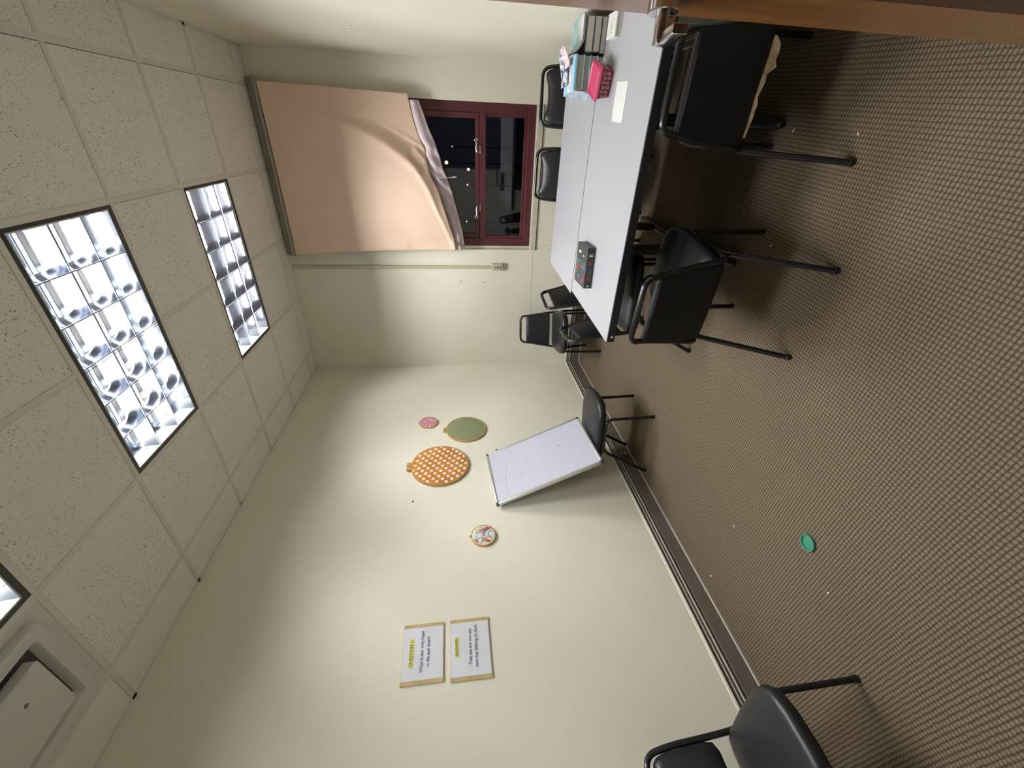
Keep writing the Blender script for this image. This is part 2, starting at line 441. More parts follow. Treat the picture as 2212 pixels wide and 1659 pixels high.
# baseboards: strip, board, cable and cap
def baseboard(name, a, b, nrm, label):
    # a -> b along the wall foot, nrm points into the room
    a, b, n = Vector(a), Vector(b), Vector(nrm)
    d = (b - a)
    root = None
    def bar(nm, prof, m, parent):
        q = MB(); q.loft([[a + n * p + Vector((0, 0, z)) for p, z in prof], [b + n * p + Vector((0, 0, z)) for p, z in prof]])
        return q.build(nm, m, parent)
    root = bar(name, [(0, .0), (.014, .0), (.014, .098), (.010, .104), (0, .104)], M_brown, None)
    struct(root, label, 'baseboard')
    bar('floor_strip', [(.014, 0), (.021, 0), (.021, .009), (.017, .013), (.014, .013)], M_greyline, root)
    bar('upper_board', [(0, .104), (.008, .104), (.008, .160), (0, .160)], M_brown, root)
    c = MB(); c.tube([a + n * .014 + Vector((0, 0, .122)), b + n * .014 + Vector((0, 0, .122))], .0065, 10); c.build('cable', M_greyline, root, True)
    c = MB(); c.tube([a + n * .010 + Vector((0, 0, .142)), b + n * .010 + Vector((0, 0, .142))], .004, 8); c.build('cable', M_greyline, root, True)
    bar('dark_groove', [(.0, .155), (.0095, .155), (.0095, .162), (0, .162)], M_dark, root)
    bar('cap', [(0, .163), (.007, .163), (.0045, .175), (0, .177)], M_cream, root)
baseboard('baseboard_left', (XL, YB, 0), (XL, YF, 0), (1, 0, 0), 'grey brown skirting along the long cream wall')
baseboard('baseboard_far', (XL, YF, 0), (XR, YF, 0), (0, -1, 0), 'grey brown skirting under the window')
baseboard('baseboard_right', (XR, .45, 0), (XR, YF, 0), (-1, 0, 0), 'grey brown skirting beside the table')

# cracks and nail holes
def crack(pts, r=.0012):
    q = MB(); q.tube(pts, r, 5); return q.build('crack', M_grid_dark, wf)
rr = random.Random(3)
p = []; x = WX0 - .01
while x > -2.0:
    p.append((x, YF, .665 - .02 * (WX0 - x) + rr.uniform(-.006, .006))); x -= .035
crack(p, .0011)
p = []; z = .655; x = WX0 + .01
while z > .40: p.append((x, YF, z)); z -= .03; x += rr.uniform(-.008, .014)
crack(p, .001)
for (x, z) in ((-1.391, 1.428), (-1.402, 1.174)):
    MB().lathe([(.006, 0), (.005, .001)], 10, T(x, YF, z, 0, PI / 2)).build('nail_hole', M_grid_dark, wf)
wl = bpy.data.objects['wall_left']; wr = bpy.data.objects['wall_right']
MB().lathe([(.009, 0), (.007, .0015)], 10, T(XL, 2.264, 1.867, 0, 0, PI / 2)).build('nail_hole', M_grid_dark, wl)
MB().lathe([(.006, 0), (.005, .0015)], 10, T(XR, 3.312, 2.058, 0, 0, -PI / 2)).build('nail_hole', M_grid_dark, wr)
q = MB(); q.tube([(XL, 2.04, .868), (XL, 2.0, .862), (XL, 1.955, .846), (XL, 1.93, .80)], .0022, 5); q.build('paint_chip', M_chip, wl)

# ------------------------------------------------------------------ window
win = bpy.data.objects.new('window_1', None); COL.objects.link(win); struct(win, 'maroon wooden window partly behind the peach blind', 'window')
yw = YF + .045
def frame_bar(x0, x1, z0, z1, y0=0, y1=.05): return (x0, x1, yw + y0, yw + y1, z0, z1)
q = MB()
ox0, ox1, oz0, oz1 = WX0 + .030, WX1 - .001, WZ0 + .062, WZ1 - .001
fw = .095
q.rbox(*frame_bar(ox0, ox1, oz0, oz0 + .068), r=.004); q.rbox(*frame_bar(ox0, ox0 + .075, oz0 + .068, oz1 - .07, .0006), r=.004); q.rbox(*frame_bar(ox1 - .075, ox1, oz0 + .068, oz1 - .07, .0006), r=.004); q.rbox(*frame_bar(ox0, ox1, oz1 - .07, oz1), r=.004)
q.rbox(*frame_bar(ox0 + .074, ox1 - .074, 1.165, 1.222, .002, .049), r=.003)
q.build('window_frame', M_maroon, win)
q = MB()
q.rbox(*frame_bar(ox0 + .072, ox1 - .072, oz0 + .066, oz0 + .102, .012, .045), r=.003)
q.rbox(*frame_bar(ox0 + .073, ox0 + .10, oz0 + .100, 1.166, .0126, .044), r=.003); q.rbox(*frame_bar(ox1 - .105, ox1 - .073, oz0 + .100, 1.166, .0126, .044), r=.003)
q.build('lower_sash', M_maroon, win)
q = MB()
q.rbox(*frame_bar(ox0 + .078, ox1 - .078, 1.226, 1.262, .006, .045), r=.003)
q.rbox(*frame_bar(ox0 + .079, ox0 + .118, 1.260, oz1 - .07, .0066, .044), r=.003); q.rbox(*frame_bar(ox1 - .125, ox1 - .079, 1.260, oz1 - .07, .0066, .044), r=.003)
q.build('upper_sash', M_maroon, win)
MB().box(ox0 + .09, ox1 - .09, yw + .028, yw + .031, oz0 + .09, 1.17).build('glass_pane', M_glass, win)
MB().box(ox0 + .10, ox1 - .10, yw + .028, yw + .031, 1.24, oz1 - .06).build('glass_pane', M_glass, win)
q = MB()
q.rbox(WX0 + .001, WX1 - .001, YF - .012, YF + .10, WZ0 + .001, WZ0 + .060, r=.004)
q.rbox(WX0 + .001, ox0 - .001, YF + .04, YF + .10, WZ0 + .061, WZ1 - .001, r=.001)
q.build('window_sill', M_sill, win)
q = MB(); q.box(WX0 - .004, WX1, YF - .004, YF, WZ0 - .005, WZ0 - .0005); q.build('sill_shadow', M_dark, win)  # dark strip painted in as the shadow below the sill edge
for xm, sgn in ((-.155, 1), (-.66, -1)):      # casement handles on the middle rail
    q = MB()
    q.rbox(xm - .03 * 1, xm + .03, yw - .008, yw + .003, 1.212, 1.226, r=.002)
    q.tube([(xm - sgn * .02, yw - .012, 1.232), (xm - sgn * .018, yw - .022, 1.25), (xm + sgn * .01, yw - .026, 1.256), (xm + sgn * .045, yw - .026, 1.252), (xm + sgn * .07, yw - .024, 1.258)], [.006, .006, .0065, .005, .004], 8)
    q.tube([(xm + sgn * (.08 + .012 * math.cos(a)), yw - .024, 1.259 + .012 * math.sin(a)) for a in [2 * PI * k / 14 for k in range(15)]], .003, 6)
    q.build('casement_handle', M_steel, win, True)

# street lights far outside
for i, (x, z, r, c, e, lab) in enumerate([(a_, b_, c_ * .55, d_, e_, f_) for a_, b_, c_, d_, e_, f_ in [
        (-.49, -.08, .035, (1, .85, .45), 6, 'tiny warm street light in the dark upper pane'),
        (-.97, .14, .10, (.85, 1, .35), 9, 'yellow green street light, largest seen in the upper pane'),
        (-1.16, -.60, .085, (1, .55, .3), 14, 'orange white street light below the yellow one'),
        (-1.64, -.56, .055, (1, .12, .2), 12, 'red street light in the upper pane'),
        (-2.85, -.51, .045, (1, .9, .45), 9, 'small yellow street light beside the left casement handle'),
        (-3.15, -.26, .060, (1, .95, .6), 11, 'pale yellow street light at the blind edge'),
        (-3.15, -.65, .030, (.9, .95, 1), 8, 'tiny white street light near the left window frame')]]):
    m = mat('street_light_glow_' + 'abcdefg'[i], c, .5, emit=c, estr=e)
    q = MB(); q.tube([(0, 0, 0), (0, 0, -4.0 - CAM_H - z * (1 + .03 * i))], .02, 6)
    pole = q.build('pole', M_dark)
    q = MB(); q.lathe([(.001, -r)] + [(r * math.cos(t), r * math.sin(t)) for t in [(-1.2 + .4 * k) for k in range(7)]] + [(.001, r)], 16)
    o = q.build('street_light', m, None, True); f_ = 1 + .03 * i; o.location = (x * f_, 16 * f_, CAM_H + z * f_); pole.parent = o; pole.name = 'pole'
    tag(o, lab, 'light', 'street lights seen through the window')

struct(MB().box(-20, 12, YF + .4, 40, -4.1, -4.0).build('ground_outside', M_dark), 'dark ground far below the window', 'ground')
# ------------------------------------------------------------------ blind
yb = YF - .08
bl = thing('window_blind', 'peach paper roller blind hanging crooked over the window top', 'blind')
q = MB()
q.rbox(-1.108, .296, YF - .050, YF - .001, 3.062, 3.100, r=.004); q.tube([(-1.106, YF - .068, 3.058), (.294, YF - .068, 3.058)], .0125, 12)
q.build('head_rail', M_rail, bl, True)
q = MB(); q.tube([(-1.104, YF - .090, 3.030), (.292, YF - .090, 3.030)], .0145, 14); q.tube([(.292, YF - .09, 3.03), (.300, YF - .07, 3.045), (.296, YF - .04, 3.075)], .007, 8); q.build('roller', M_rail, bl, True)
EDGE = [(-1.045, 1.468), (-1.019, 1.471), (-.906, 1.49), (-.776, 1.53), (-.61, 1.58), (-.471, 1.625), (-.367, 1.682), (-.245, 1.711), (-.161, 1.718), (-.067, 1.763), (.052, 1.801), (.151, 1.819), (.241, 1.834), (.26, 1.836)]
STRIP = [(-1.05, 1.374), (-1.027, 1.378), (-.883, 1.398), (-.753, 1.427), (-.628, 1.458), (-.487, 1.497), (-.39, 1.531), (-.315, 1.566), (-.222, 1.59), (-.097, 1.632), (.006, 1.678), (.106, 1.71), (.193, 1.743), (.26, 1.77)]
def lerp(tab, x):
    if x <= tab[0][0]: return tab[0][1]
    for (a, b), (c, d) in zip(tab, tab[1:]):
        if x <= c: return b + (d - b) * (x - a) / (c - a)
    return tab[-1][1]
def segd(px, pz, a, b):
    ax, az = a; bx, bz = b; dx, dz = bx - ax, bz - az
    t = max(0, min(1, ((px - ax) * dx + (pz - az) * dz) / (dx * dx + dz * dz)))
    return math.hypot(px - ax - t * dx, pz - az - t * dz), t
def smooth(t): t = max(0, min(1, t)); return t * t * (3 - 2 * t)
ARC = [(1.50, -.98), (1.55, -.85), (1.62, -.70), (1.70, -.50), (1.81, -.31), (2.03, -.15), (2.29, -.03), (2.62, .05), (2.9, .10)]
LINB = [(1.50, -.22), (1.60, -.20), (1.72, -.155), (1.86, -.08), (2.12, .04), (2.5, .12), (2.9, .18)]
def blind_off(x, z, u, v):
    a, b = lerp(ARC, z), lerp(LINB, z)
    r = smooth((x - a) / max(.03, b - a))
    depth = .075 * smooth((2.85 - z) / 1.15)
    lw = smooth((x + 1.10) / .5)
    o = -depth * (1 - r) * (.25 + .75 * lw) + .012 * v
    # soft crest along the arc, crease at the straight line
    o -= .010 * math.exp(-((x - a) / .05) ** 2) * smooth((2.7 - z) / .8)
    o -= .010 * math.exp(-((x - b) / .022) ** 2) * smooth((2.2 - z) / .45)
    d, t = segd(x, z, (-.33, 1.75), (-.22, 1.84)); o += .022 * math.exp(-(d / .022) ** 2)
    d, t = segd(x, z, (-.25, 1.72), (-.16, 1.80)); o -= .014 * math.exp(-(d / .02) ** 2)
    d, t = segd(x, z, (-1.0, 1.9), (-.93, 1.5)); o += .008 * math.exp(-(d / .04) ** 2)
    d, t = segd(x, z, (-1.06, 2.3), (-1.05, 1.6)); o += .010 * math.exp(-(d / .03) ** 2)
    return o
NU, NV = 150, 130
q = MB(); V = []
for j in range(NV + 1):
    v = j / NV; row = []
    for i in range(NU + 1):
        u = i / NU
        x = (-1.092 + (1.366) * u) * (1 - v) + (-1.040 + 1.283 * u) * v
        x += .014 * math.sin(PI * v) * (1 if u < .1 else 0) * (1 - u * 10)
        zb = lerp(EDGE, x); z = 3.01 * (1 - v) + zb * v
        row.append(q.bm.verts.new((x, yb - .012 + blind_off(x, z, u, v), z)))
    V.append(row)
for a, b in zip(V, V[1:]):
    for i in range(NU): q._f([a[i], a[i + 1], b[i + 1], b[i]])
o = q.build('blind_sheet', M_peach, bl, True)
md = o.modifiers.new('thick', 'SOLIDIFY'); md.thickness = .0008
q = MB(); V = []
for j in range(9):
    v = j / 8; row = []
    for i in range(71):
        x = -1.040 + 1.24 * i / 70
        za = lerp(EDGE, x) + .012 * math.sin(PI * i / 70); zb = lerp(STRIP, x)
        z = za * (1 - v) + zb * v
        y = yb + .010 - .022 * math.sin(PI * min(1, v * 1.25)) + .009 * math.sin(x * 41 + v * 6) * math.exp(-((x + .42) / .30) ** 2) + .007 * math.sin(x * 90 + 3 * v) * math.exp(-((x + 1.0) / .08) ** 2)
        row.append(q.bm.verts.new((x, y, z)))
    V.append(row)
for a, b in zip(V, V[1:]):
    for i in range(70): q._f([a[i], a[i + 1], b[i + 1], b[i]])
o = q.build('hem', M_lav, bl, True); o['label'] = 'crumpled lavender underside of the folded bottom hem'
md = o.modifiers.new('thick', 'SOLIDIFY'); md.thickness = .001
q = MB(); q.tube([(-.384, yb - .035, 1.625), (-.382, yb - .036, 1.55), (-.379, yb - .036, 1.49)], .0022, 6); q.tube([(-.379, yb - .036, 1.495), (-.378, yb - .036, 1.47), (-.372, yb - .036, 1.448)], [.003, .007, .004], 8)
q.build('pull_cord', M_white, bl, True)

# ------------------------------------------------------------------ trunking and outlet on the far wall
q = MB(); q.rbox(-1.252, -1.218, YF - .016, YF, 1.103, HC - .003, r=.003)
tag(q.build('cable_trunking', M_trunk), 'thin olive cream cable trunking running down from the ceiling beside the window', 'trunking')
o = thing('wall_outlet', 'beige surface outlet box at the lower end of the trunking', 'outlet', (-1.228, YF, 1.042))
q = MB(); q.rbox(-.037, .037, -.032, 0, -.060, .060, r=.005); q.build('box', M_outlet, o)
q = MB(); q.rbox(-.032, .022, -.036, -.031, -.045, .048, r=.002); q.build('face_plate', M_outlet, o)
for z, r in ((.022, .006), (-.003, .008), (-.028, .008)):
    MB().lathe([(r, 0), (r, .002)], 12, T(-.004, -.036, z, 0, PI / 2)).build('socket_hole', M_dark, o)
    MB().rbox(.010, .020, -.039, -.035, z - .006, z + .006, r=.002).build('switch', M_white, o)

# ------------------------------------------------------------------ ceiling lamps
def louver_profile(h, wt, n=6): return [(.0012 + (wt - .0012) * (k / n) ** 2.0, h * k / n) for k in range(n + 1)]
def make_lamp(name, label):
    L = thing(name, label, 'ceiling light', group='recessed fluorescent ceiling lights')
    hx, hy = .592, .2915
    q = MB(); b = .020
    for (x0, x1, y0, y1) in ((-hx, hx, -hy, -hy + b), (-hx, hx, hy - b, hy), (-hx, -hx + b, -hy + b, hy - b), (hx - b, hx, -hy + b, hy - b)):
        q.box(x0, x1, y0, y1, -.003, .012)
    q.build('frame', M_lampframe, L)
    q = MB(); ix, iy = hx - b, hy - b; c = .007
    for (x0, x1, y0, y1) in ((-ix, ix, -iy, -iy + c), (-ix, ix, iy - c, iy), (-ix, -ix + c, -iy + c, iy - c), (ix - c, ix, -iy + c, iy - c)):
        q.box(x0, x1, y0, y1, .001, .08)
    q.build('inner_rim', M_rim, L)
    q = MB(); t = .004; H = .125
    q.box(-ix, ix, -iy, iy, H, H + t); q.box(-ix - t, -ix, -iy, iy, .012, H + t); q.box(ix, ix + t, -iy, iy, .012, H + t)
    q.box(-ix, ix, -iy - t, -iy, .012, H + t); q.box(-ix, ix, iy, iy + t, .012, H + t)
    for yy in (-.09, .09): q.rbox(-ix + .01, ix - .01, yy - .02, yy + .02, H - .022, H, r=.004)
    q.build('housing', M_housing, L)
    jx, jy = ix - c, iy - c
    h = .072
    pr = louver_profile(h, .013)
    q = MB()
    for k in range(1, 6):
        x = -jx + 2 * jx * k / 6
        q.loft([[(x + s * w_, y, z) for (w_, z, s) in [(a, b_, -1) for a, b_ in pr] + [(a, b_, 1) for a, b_ in pr[::-1]]] for y in (-jy, jy)])
    q.build('cross_blades', M_louver, L, True)
    q = MB()
    for k in range(1, 6):
        x = -jx + 2 * jx * k / 6; q.box(x - .0026, x + .0026, -jy, jy, -.0030, .0008)
    for k in range(1, 3):
        y = -jy + 2 * jy * k / 3; q.box(-jx, jx, y - .0026, y + .0026, -.0034, .0006)
    q.build('blade_edges', M_bladeedge, L)
    q = MB()
    for k in range(1, 3):
        y = -jy + 2 * jy * k / 3
        q.loft([[(x, y + s * w_, z) for (w_, z, s) in [(a, b_, -1) for a, b_ in pr] + [(a, b_, 1) for a, b_ in pr[::-1]]] for x in (-jx, jx)])
    for sg in (-1, 1):
        pp = [(a, b_) for a, b_ in pr]
        q.loft([[(x, sg * (jy - a), z) for a, z in pp] + [(x, sg * jy, h), (x, sg * jy, 0)] for x in (-jx, jx)])
    q.build('long_blades', M_louver, L, True)
    for k in range(3):
        y = -jy + 2 * jy * (k + .5) / 3
        q = MB(); q.tube([(-.555, y, .097), (.555, y, .097)], .013, 12); q.build('fluorescent_tube', M_tube, L, True)
    return L
L0 = make_lamp('ceiling_light', 'recessed louvred fluorescent light nearest the doorway, beside the air conditioner')
lmps = [L0, copy_thing(L0), copy_thing(L0)]
for o, (x, y), pw in zip(lmps, lamps, (165.0, TUBE_POWER, 285.0)):
    o.location = (x, y, HC)
    mt = M_tube.copy(); mt.name = 'fluorescent_glow_%d' % int(pw); mt.node_tree.nodes['Principled BSDF'].inputs['Emission Strength'].default_value = pw
    for c in o.children:
        if c.name.startswith('fluorescent_tube'): c.material_slots[0].link = 'OBJECT'; c.material_slots[0].material = mt
lmps[1]['label'] = 'large looking recessed louvred fluorescent light, middle one of the three'
lmps[2]['label'] = 'recessed louvred fluorescent light closest to the blind and end wall'

# ------------------------------------------------------------------ air conditioner cassette
ac = thing('air_conditioner', 'grey ceiling cassette air conditioner near the long wall', 'air conditioner', (AC[0], AC[1], HC))
q = MB()
def ringz(o_, z): return [(x, y, z) for x, y in o_]
def sq(h, r): return rrect(-h, h, -h, h, r, 5)
q.loft([ringz(sq(.290, .004), .004), ringz(sq(.290, .004), -.004), ringz(sq(.275, .01), -.006), ringz(sq(.235, .02), .004)], cap=False)
q.build('outer_panel', M_ac, ac, True)
q = MB()
q.loft([ringz(sq(.242, .03), .02), ringz(sq(.238, .03), -.030), ringz(sq(.230, .028), -.038), ringz(sq(.190, .02), -.032), ringz(sq(.172, .018), -.004), ringz(sq(.165, .015), .02)], cap=False)
q.build('raised_ring', M_ac, ac, True)
q = MB()
q.loft([ringz(sq(.172, .02), .01), ringz(sq(.172, .02), -.006)]); q.build('air_slot', M_ductdark, ac)
q = MB()
q.loft([ringz(sq(.140, .012), .0), ringz(sq(.142, .012), -.046), ringz(sq(.137, .012), -.053), ringz(sq(.10, .012), -.055)])
q.build('centre_grille', M_ac, ac, True)
MB().lathe([(.009, -.0548), (.007, -.0562)], 12, T(.055, .03, 0)).build('stain', M_brown, ac)

# ------------------------------------------------------------------ chairs
def pillow(q, outline, c, z0, z1, z2, M=None, crown=.0):
    # outline: 2-D loop; z0 underside, z1 edge shoulder, z2 top of crown
    n = len(outline)
    def ring(s, z): return [(c[0] + (x - c[0]) * s, c[1] + (y - c[1]) * s, z) for x, y in outline]
    rings = [ring(.94, z0), ring(.985, z0 + (z1 - z0) * .15), ring(1, z0 + (z1 - z0) * .5), ring(.992, z1 - (z1 - z0) * .12), ring(.965, z1 + (z2 - z1) * .22),
             ring(.92, z1 + (z2 - z1) * .45), ring(.82, z1 + (z2 - z1) * .68), ring(.62, z1 + (z2 - z1) * .88), ring(.35, z1 + (z2 - z1) * .98), ring(.05, z2)]
    if M: rings = [[M @ Vector(p) for p in r] for r in rings]
    q.loft([[Vector(p) for p in r] for r in rings])
def seat_outline(r=-.128):
    pts = []
    base = [(.212, .10), (.216, .22), (.205, .30), (.17, .352), (.10, .374), (0, .380)]
    right = [(.140, r + .004), (.178, r + .018), (.194, r + .06)] + base
    left = [(-x, y) for x, y in right[::-1] if x > 0]
    return [(0, r)] + right + left
SO = seat_outline(-.128)
Zr = .385
def back_frame_path(style, top=.785):
    if style == 1:
        a = [(.196, .06, Zr), (.196, -.112, Zr + .004), (.180, -.128, .50), (.150, -.165, .68), (.141, -.190, top)]; rad = [.05, .06, .06, .058]
    else:
        a = [(.196, .06, Zr), (.196, -.085, Zr + .004), (.192, -.110, .50), (.192, -.150, .68), (.178, -.176, .795)]; rad = [.05, .06, .06, .075]
    b = [(-x, y, z) for x, y, z in a[::-1]]
    return fillet(a + b, rad + rad[::-1], 8)
def back_y(z, style=1):
    if style == 1: return -.128 - (z - .50) * .2175
    return -.110 - (z - .50) * .226
def back_hw(z): return .180 - max(0, z - .50) * .155
def make_chair(label, style, padz=.400, top=.757, padt=.688):
    t = thing('stacking_chair', label, 'chair', group='black stacking chairs')
    q = MB(); pillow(q, SO, (0, .14), .398, .437, .462); q.build('seat', M_vinyl, t, True)
    q = MB(); q.prism([(x * .93, .14 + (y - .14) * .93) for x, y in SO], .390, .400); q.build('seat_board', M_black, t)
    q = MB()
    for y in (.20, -.01): q.tube([(-.196, y, Zr), (.196, y, Zr)], .010, 10)
    q.build('seat_frame', M_black, t, True)
    for s in (1, -1):
        q = MB(); q.tube(fillet([(s * .200, .240, .012), (s * .198, .232, Zr), (s * .198, .08, Zr)], .065, 8), .0118, 12)
        o = q.build('leg', M_black, t, True)
        MB().lathe([(.0135, 0), (.0145, .004), (.0135, .022)], 12, T(s * .200, .240, 0)).build('foot_cap', M_legblack, o, True)
        q = MB(); q.tube(fillet([(s * .205, -.245, .012), (s * .200, -.045, Zr), (s * .198, .08, Zr)], .06, 8), .0118, 12)
        o = q.build('leg', M_black, t, True)
        MB().lathe([(.0135, 0), (.0145, .004), (.0135, .022)], 12, T(s * .205, -.245, 0)).build('foot_cap', M_legblack, o, True)
    q = MB(); q.tube(back_frame_path(style, top), .0125, 12); q.build('back_frame', M_black, t, True)
    if style == 1:      # flat pad with an open slot above it
        q = MB(); th = .013
        z0, z1 = padz, padt
        rows = []
        for k in range(9):
            z = z0 + (z1 - z0) * k / 8; y = back_y(z); hw = back_hw(z) - .006
            cr = .012
            rows.append([(-hw, y - th, z), (-hw * .5, y - th - cr * .4, z), (0, y - th - cr * .5, z), (hw * .5, y - th - cr * .4, z), (hw, y - th, z),
                         (hw, y + th * .6, z), (hw * .8, y + th + cr * .4, z), (0, y + th + cr * .6, z), (-hw * .8, y + th + cr * .4, z), (-hw, y + th * .6, z)])
        e0 = [(x * .985, y + (back_y(z0) - y) * .35, z0 - .007) for x, y, z in rows[0]]; e1 = [(x * .985, y + (back_y(z1) - y) * .35, z1 + .007) for x, y, z in rows[-1]]
        q.loft([e0] + rows + [e1]); q.build('backrest', M_vinylflat, t, True)
        q = MB()
        q.tube([(x, back_y(z1) - .007, z1 + .006) for x in (-.142, 0, .142)], .0032, 6); q.tube([(x, back_y(z1) + .009, z1 + .006) for x in (-.142, 0, .142)], .0032, 6)
        q.build('piping', M_vinyl, t, True)
    else:               # puffy pad whose top edge dips away from the frame
        n = 18; out = []
        zt, zb = .774, .500
        for k in range(n + 1):
            u = -1 + 2 * k / n; hw = .150
            out.append((u * hw, zt + .004 - .030 * (1 - abs(u) ** 2.4) - .012 * max(0, abs(u) - .88) / .12))
        out = [(-x, z) for x, z in out]
        side = [(-.166, .748), (-.176, .71), (-.180, .62), (-.181, .55), (-.172, .515), (-.14, zb)]
        loop = [(x, z) for x, z in out] + side + [(-x, z) for x, z in side[::-1]]
        c = (0, .64)
        q = MB()
        def ring(s, d): return [Vector((c[0] + (x - c[0]) * s, back_y(c[1] + (z - c[1]) * s, 2) + d, c[1] + (z - c[1]) * s)) for x, z in loop]
        q.loft([ring(.94, -.014), ring(.99, -.010), ring(1, 0), ring(.99, .010), ring(.95, .020), ring(.85, .028), ring(.6, .034), ring(.3, .036), ring(.05, .036)])
        q.build('backrest', M_vinyl, t, True)
    return t
ch1 = make_chair('', 1)
ch3 = make_chair('', 1, .478, .785, .716)
ch2 = make_chair('', 2)
spots = [
    (ch1, .170, 1.804, -3.7, 'black chair with torn seat foam, nearest the doorway, partly behind the door handle'),
    (1, -.594, 1.703, -6.5, 'black stacking chair seen from behind, pulled back from the near left table corner'),
    (ch3, -.948, 2.456, -83.5, 'black chair pushed under the short left end of the table holding the boxed book'),
    (3, -.972, 3.120, -97, 'black chair tucked at the short left end of the far table'),
    (3, -1.820, 4.02, 197.7, 'black chair standing alone against the end wall, facing the room'),
    (ch2, .245, 3.560, 184, 'padded black chair behind the far table, nearest the pink tub'),
    (2, -.302, 3.600, 177, 'padded black chair behind the far table under the middle of the window'),
    (2, -2.109, 2.582, -81.1, 'black chair against the long wall carrying the whiteboard'),
    (2, -2.000, .385, -90.5, 'large black padded chair by the long wall, its back cut by the picture edge'),
]
chairs = []
for s, x, y, a, lab in spots:
    o = s if not isinstance(s, int) else copy_thing({1: ch1, 2: ch2, 3: ch3}[s])
    o.location = (x, y, 0); o.rotation_euler = (0, 0, math.radians(a)); o['label'] = lab
    chairs.append(o)
# torn foam under the seat of the first chair
q = MB(); rr = random.Random(5); top = []; bot = []
for k in range(15):
    x = -.15 + .30 * k / 14
    d = .004 + .010 * rr.random() + (.022 if k in (10, 11, 12, 13) else 0)
    top.append((x, -.120 + .014 * abs(x / .15) ** 2, .404)); bot.append((x, -.132 - .25 * d + .012 * abs(x / .15), .398 - d))
q.loft([[Vector(a), Vector(b), Vector(b) + Vector((0, .02, -.002)), Vector(a) + Vector((0, .03, -.006))] for a, b in zip(top, bot)])
o = q.build('torn_foam', M_foam, chairs[0]); o['label'] = 'tan foam hanging out of the torn seat edge'

# ------------------------------------------------------------------ tables
TH = .740
def table(name, label, cx, cy, rz, lx, ly, loc_legs, fy0, fy1):
    t = thing(name, label, 'table', (cx, cy, 0), rz, 'white folding tables')
    q = MB(); q.prism(rrect(-lx / 2, lx / 2, -ly / 2, ly / 2, .006, 3), TH - .004, TH); q.build('tabletop', M_lam, t)
    q = MB(); q.prism(rrect(-lx / 2 - .0015, lx / 2 + .0015, -ly / 2 - .0015, ly / 2 + .0015, .007, 3), TH - .040, TH - .004); q.build('edge_band', M_legblack, t)
    for x in loc_legs:
        ym = (fy0 + fy1) / 2; q = MB(); q.rbox(x - .020, x + .020, ym - .04, ym + .04, .04, TH - .06, r=.006)
        q.rbox(x - .025, x + .025, -ly / 2 + .08, ly / 2 - .08, TH - .065, TH - .040, r=.004)
        o = q.build('leg', M_legblack, t)
        q = MB(); q.tube([(x, fy0, .026), (x, fy0 + .02, .030), (x, (fy0 + fy1) / 2, .034), (x, fy1 - .02, .030), (x, fy1, .026)], [.014, .024, .028, .024, .014], 10, flat=.95); q.build('foot', M_legblack, o, True)
    q = MB()
    q.rbox(loc_legs[0], loc_legs[1], ym - .012, ym + .012, .62, .65, r=.003); q.build('stretcher', M_legblack, t)
    return t
table('folding_table', 'white laminate folding table closer to the door, with the boxed book on it', -.208, 2.163, math.radians(-2.3), 1.355, .725, (-.335, .288), -.155, .33)
table('folding_table', 'white laminate folding table on the window side, pushed against the closer one', -.205, 2.866, math.radians(-2.3), 1.355, .66, (-.350, .288), -.12, .38)
MB().lathe([(.007, 0), (.007, .001)], 12, T(-.648, -.3640, .716, 0, PI / 2)).build('edge_scuff', M_boardcream, bpy.data.objects['folding_table'])

# boxed black book
bk = thing('boxed_book_set', 'thick black boxed book with coloured square icons on the closer table', 'book', (-.626, 2.272, TH), math.radians(2))
q = MB(); q.rbox(-.109, .109, -.097, .097, 0, .046, r=.0012, seg=1); q.build('slipcase', M_boxblack, bk)
rr = random.Random(11)
def plate(x0, x1, y0, y1, z, m, nm='printed_icon'): return MB().box(x0, x1, y0, y1, z, z + .0003).build(nm, m, bk)
for x, m in ((-.052, M_red), (-.024, M_pgreen), (-.001, M_pblue), (.028, M_red)):
    w_ = .011
    q = MB(); y = -.0974
    q.box(x - w_, x + w_, y, y + .0003, .012, .014); q.box(x - w_, x + w_, y, y + .0003, .032, .034); q.box(x - w_, x - w_ + .002, y, y + .0003, .012, .034); q.box(x + w_ - .002, x + w_, y, y + .0003, .012, .034)
    q.box(x - .006, x + .006, y, y + .0003, .018, .0205); q.box(x - .004, x + .006, y, y + .0003, .024, .0265); q.box(x - .006, x - .004, y, y + .0003, .018, .029)
    q.build('spine_icon', m, bk)
q = MB()
for (x0, x1, z0, z1) in ((.064, .070, .012, .034), (.073, .076, .014, .032), (-.096, -.092, .018, .028), (-.101, -.099, .015, .031)): q.box(x0, x1, -.0974, -.0970, z0, z1)
q.build('spine_lettering', M_pgrey, bk)
for i in range(6):
    for j in range(5):
        if rr.random() < .2: continue
        m = rr.choice([M_pteal, M_prose, M_pteal, M_red, M_pblue, M_pteal])
        x = -.098 + i * .021; y = -.075 + j * .034
        q = MB(); q.box(x, x + .016, y, y + .003, .046, .0464); q.box(x, x + .003, y, y + .024, .046, .0464); q.box(x + .006, x + .014, y + .010, y + .022, .046, .0464)
        q.build('cover_icon', m, bk)
q = MB()
for (x0, x1, y0, y1) in ((.052, .058, -.05, -.025), (.066, .072, .015, .055), (.060, .064, .02, .06)): q.box(x0, x1, y0, y1, .046, .0464)
q.build('cover_lettering', M_pgrey, bk)

# loose white paper slip
o = MB().box(-.075, .075, -.070, .070, 0, .0012).build('paper_sheet', M_white); o.location = (.130, 2.142, TH + .0003); o.rotation_euler = (0, 0, math.radians(-4))
tag(o, 'blank white sheet of paper lying alone in front of the pink tub', 'paper')

